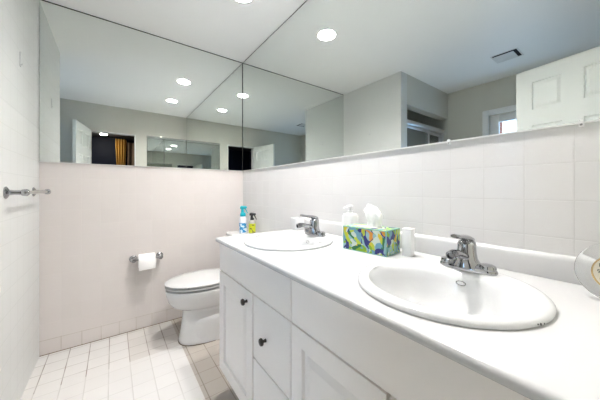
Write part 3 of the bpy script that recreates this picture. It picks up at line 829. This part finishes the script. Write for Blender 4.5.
# soap dispenser behind it
sd = empty('soap_dispenser', (0.990, 0.905, CT), 0.0)
bm = bmesh.new()
loft(bm, [rrect(-0.030, 0.030, -0.036, 0.036, 0.0, 0.018), rrect(-0.031, 0.031, -0.037, 0.037, 0.004, 0.018), rrect(-0.031, 0.031, -0.037, 0.037, 0.125, 0.018), rrect(-0.026, 0.026, -0.032, 0.032, 0.138, 0.018), rrect(-0.013, 0.013, -0.013, 0.013, 0.144, 0.012)])
finish('bottle', bm, M['plastic_white'], sd)
bm = lathe(bmesh.new(), (0, 0, 0.144), (0, 0, 1), [(0.013, 0), (0.013, 0.012), (0.005, 0.014), (0.005, 0.03)], 20)
finish('collar', bm, M['plastic_white'], sd)
bm = bmesh.new()
loft(bm, [circ((x, 0, zz), (0, 1, 0), (0, 0, 1), a, 14, b) for x, zz, a, b in ((0.014, 0.178, 0.006, 0.003), (0.008, 0.179, 0.012, 0.006), (-0.008, 0.179, 0.012, 0.006), (-0.022, 0.177, 0.007, 0.0045), (-0.042, 0.174, 0.005, 0.004), (-0.048, 0.170, 0.004, 0.003))])
finish('pump_head', bm, M['plastic_white'], sd)
tag(sd, 'white pump soap dispenser standing behind the tissue box', 'soap dispenser')

# white carton right of it
wc = empty('carton', (0.950, 0.560, CT), 0.08)
finish('box', bx(-0.016, 0.016, -0.0185, 0.0185, 0, 0.108, 0.002), M['plastic_white'], wc)
finish('flap', bx(-0.0162, 0.0162, -0.0187, 0.0187, 0.108, 0.1095, 0.0005), M['paper'], wc)
tag(wc, 'plain white upright carton against backsplash, right of tissue box', 'box')

# white tumbler-like holder at the far end
hd = empty('toothbrush_holder', (0.985, 1.365, CT))
bm = bmesh.new()
loft(bm, [rrect(-0.035, 0.035, -0.034, 0.034, 0.0, 0.008), rrect(-0.036, 0.036, -0.035, 0.035, 0.004, 0.009), rrect(-0.036, 0.036, -0.035, 0.035, 0.076, 0.009), rrect(-0.033, 0.033, -0.032, 0.032, 0.080, 0.009),
          rrect(-0.028, 0.028, -0.027, 0.027, 0.080, 0.008), rrect(-0.027, 0.027, -0.026, 0.026, 0.02, 0.008)])
finish('cup', bm, M['porcelain'], hd)
tag(hd, 'white square bathroom cup at far counter end behind the far faucet', 'cup')

# glass clock
ck = empty('clock', (0.932, 0.034, CT), 0.0)
R = 0.071
bm = lathe(bmesh.new(), (0.012, 0, R), (-1, 0, 0), [(R - 0.002, 0.006), (R, 0.008), (R, 0.013), (R - 0.004, 0.016), (0.043, 0.016)], 64)
finish('glass_body', bm, M['glass'], ck, 40)
bm = lathe(bmesh.new(), (-0.0045, 0, R), (-1, 0, 0), [(0.0425, 0.0), (0.0425, 0.007), (0.0405, 0.0085), (0.0395, 0.006), (0.0395, 0.0)], 48, False, False)
finish('gold_rim', bm, M['gold'], ck)
dial = finish('dial', lathe(bmesh.new(), (-0.0046, 0, R), (-1, 0, 0), [(0.0395, 0), (0.0395, 0.004)], 48), M['dial'], ck)
def text_mesh(s, size):
    cu = bpy.data.curves.new('t', 'FONT'); cu.body = s; cu.size = size; cu.align_x = 'CENTER'; cu.align_y = 'CENTER'; cu.extrude = 0.0003; cu.resolution_u = 3
    o = bpy.data.objects.new('t', cu); COL.objects.link(o)
    dg = bpy.context.evaluated_depsgraph_get(); dg.update()
    me = bpy.data.meshes.new_from_object(o.evaluated_get(dg))
    bpy.data.objects.remove(o); bpy.data.curves.remove(cu)
    return me
for k in range(1, 13):
    me = text_mesh(str(k), 0.013); me.materials.clear(); me.materials.append(M['ink']); me.name = 'numeral'
    o = bpy.data.objects.new('numeral', me); COL.objects.link(o); o.parent = dial
    a = k * PI / 6
    # seen from -x, the viewer's right is -y
    o.matrix_local = Matrix.Translation((-0.0089, -0.030 * math.sin(a), R + 0.030 * math.cos(a))) @ Matrix(((0, 0, -1, 0), (-1, 0, 0, 0), (0, 1, 0, 0), (0, 0, 0, 1)))
for nm, a, ln, wd in (('hour_hand', 2 * PI * 10.2 / 12, 0.019, 0.0022), ('minute_hand', 2 * PI * 0.2, 0.028, 0.0016)):
    bm = bx(-0.0102, -0.0094, -wd / 2, wd / 2, -0.004, ln)
    bmesh.ops.rotate(bm, verts=bm.verts, cent=(0, 0, 0), matrix=Matrix.Rotation(a, 3, 'X'))
    bmesh.ops.translate(bm, verts=bm.verts, vec=(0, 0, R))
    finish(nm, bm, M['ink'], dial, 0)
tag(ck, 'clear glass desk clock with gold rim, at right edge of counter', 'clock')

# ================================================================== SHOWER DOOR
sx0, sx1 = XW + 0.002, XL - 0.122
sh = empty('shower_door', ((sx0 + sx1) / 2, YS + 0.08, 0.12))
def sfin(name, bm, m, par=None, sm=30):
    return finish(name, rel(bm, sh), m, par or sh, sm)
sfin('header_rail', bx(sx0, sx1, YS + 0.045, YS + 0.115, 1.875, 1.925, 0.004), M['steel'])
sfin('bottom_track', bx(sx0, sx1, YS + 0.045, YS + 0.115, 0.121, 0.150, 0.004), M['steel'])
for xa_ in (sx0, sx1 - 0.02): sfin('wall_jamb', bx(xa_, xa_ + 0.02, YS + 0.055, YS + 0.105, 0.150, 1.875, 0.002), M['steel'])
mid = XW + 0.37
for (pa, pb, yy) in ((sx0 + 0.022, mid + 0.05, YS + 0.094), (mid, sx1 - 0.022, YS + 0.066)):
    bm = bmesh.new(); f = 0.035
    box(bm, pa, pa + f, yy - 0.009, yy + 0.009, 0.153, 1.872, 0.002); box(bm, pb - f, pb, yy - 0.009, yy + 0.009, 0.153, 1.872, 0.002)
    box(bm, pa + f, pb - f, yy - 0.009, yy + 0.009, 0.153, 0.19, 0.002); box(bm, pa + f, pb - f, yy - 0.009, yy + 0.009, 1.835, 1.872, 0.002)
    fr = sfin('sliding_panel', bm, M['steel'])
    g2 = finish('glass_pane', rel(bx(pa + f, pb - f, yy - 0.003, yy + 0.003, 0.19, 1.835), sh), M['shower_glass'], fr, 0)
tag(sh, 'silver framed sliding shower door under the soffit, seen in the mirror', 'shower door')

# ================================================================== BEDROOM AND OUTDOORS, SEEN IN THE MIRRORS
bl = empty('ceiling_lamp', (-0.17, -2.50, H))
finish('canopy', lathe(bmesh.new(), (0, 0, 0), (0, 0, -1), [(0.075, 0), (0.075, 0.010), (0.07, 0.018)], 32), M['steel'], bl)
finish('shade', lathe(bmesh.new(), (0, 0, -0.02), (0, 0, -1), [(0.066, 0), (0.064, 0.006), (0.055, 0.012), (0.03, 0.017), (0.003, 0.019)], 32), mat('warm_lamp_glass', (0.9, 0.85, 0.75), 0.4, emit=(1.0, 0.86, 0.68), estr=20.0), bl)
tag(bl, 'lit round ceiling lamp in the dark bedroom beyond the doorway', 'lamp')

def drape(name, x0, x1, y, z0, z1, folds, depth, m, pinch, label):
    e = empty(name, ((x0 + x1) / 2, y, 0))
    bm = bmesh.new(); n = 64; rows = []
    for k in range(13):
        f = k / 12; z = z0 + (z1 - z0) * f
        w = 1.0 - pinch * math.sin(f * PI) ** 2
        r0 = []
        for i in range(n + 1):
            u = i / n - 0.5
            r0.append((u * (x1 - x0) * w, depth * math.sin(2 * PI * folds * (u + 0.5) + 0.4 * math.sin(3 * f)), z))
        r1 = [(p[0], p[1] - 0.006, p[2]) for p in reversed(r0)]
        rows.append(r0 + r1)
    loft(bm, rows)
    finish('drape', bm, m, e, 80)
    bm = tube(bmesh.new(), [((x0 - x1) / 2 - 0.03, -0.003, z1 + 0.012), ((x1 - x0) / 2 + 0.03, -0.003, z1 + 0.012)], 0.012)
    finish('curtain_rod', bm, M['black'], e)
    tag(e, label, 'curtain')
drape('curtain', 0.05, 0.27, -2.85, 0.02, 2.36, 4, 0.03, M['gold_cloth'], 0.35, 'gold curtain gathered in the dark bedroom beyond the doorway')
drape('curtain', 0.29, 0.95, -2.90, 0.02, 2.30, 5, 0.03, M['brown_cloth'], 0.0, 'wide brown curtain right of the gold curtain, beyond the doorway')

pl = finish('brick_pillar', bx(-3.2, -2.9, 1.425, 1.85, -0.5, 3.2), M['brick'], smooth=0)
tag(pl, 'orange brick pillar outside the window, seen in the long mirror', 'pillar')
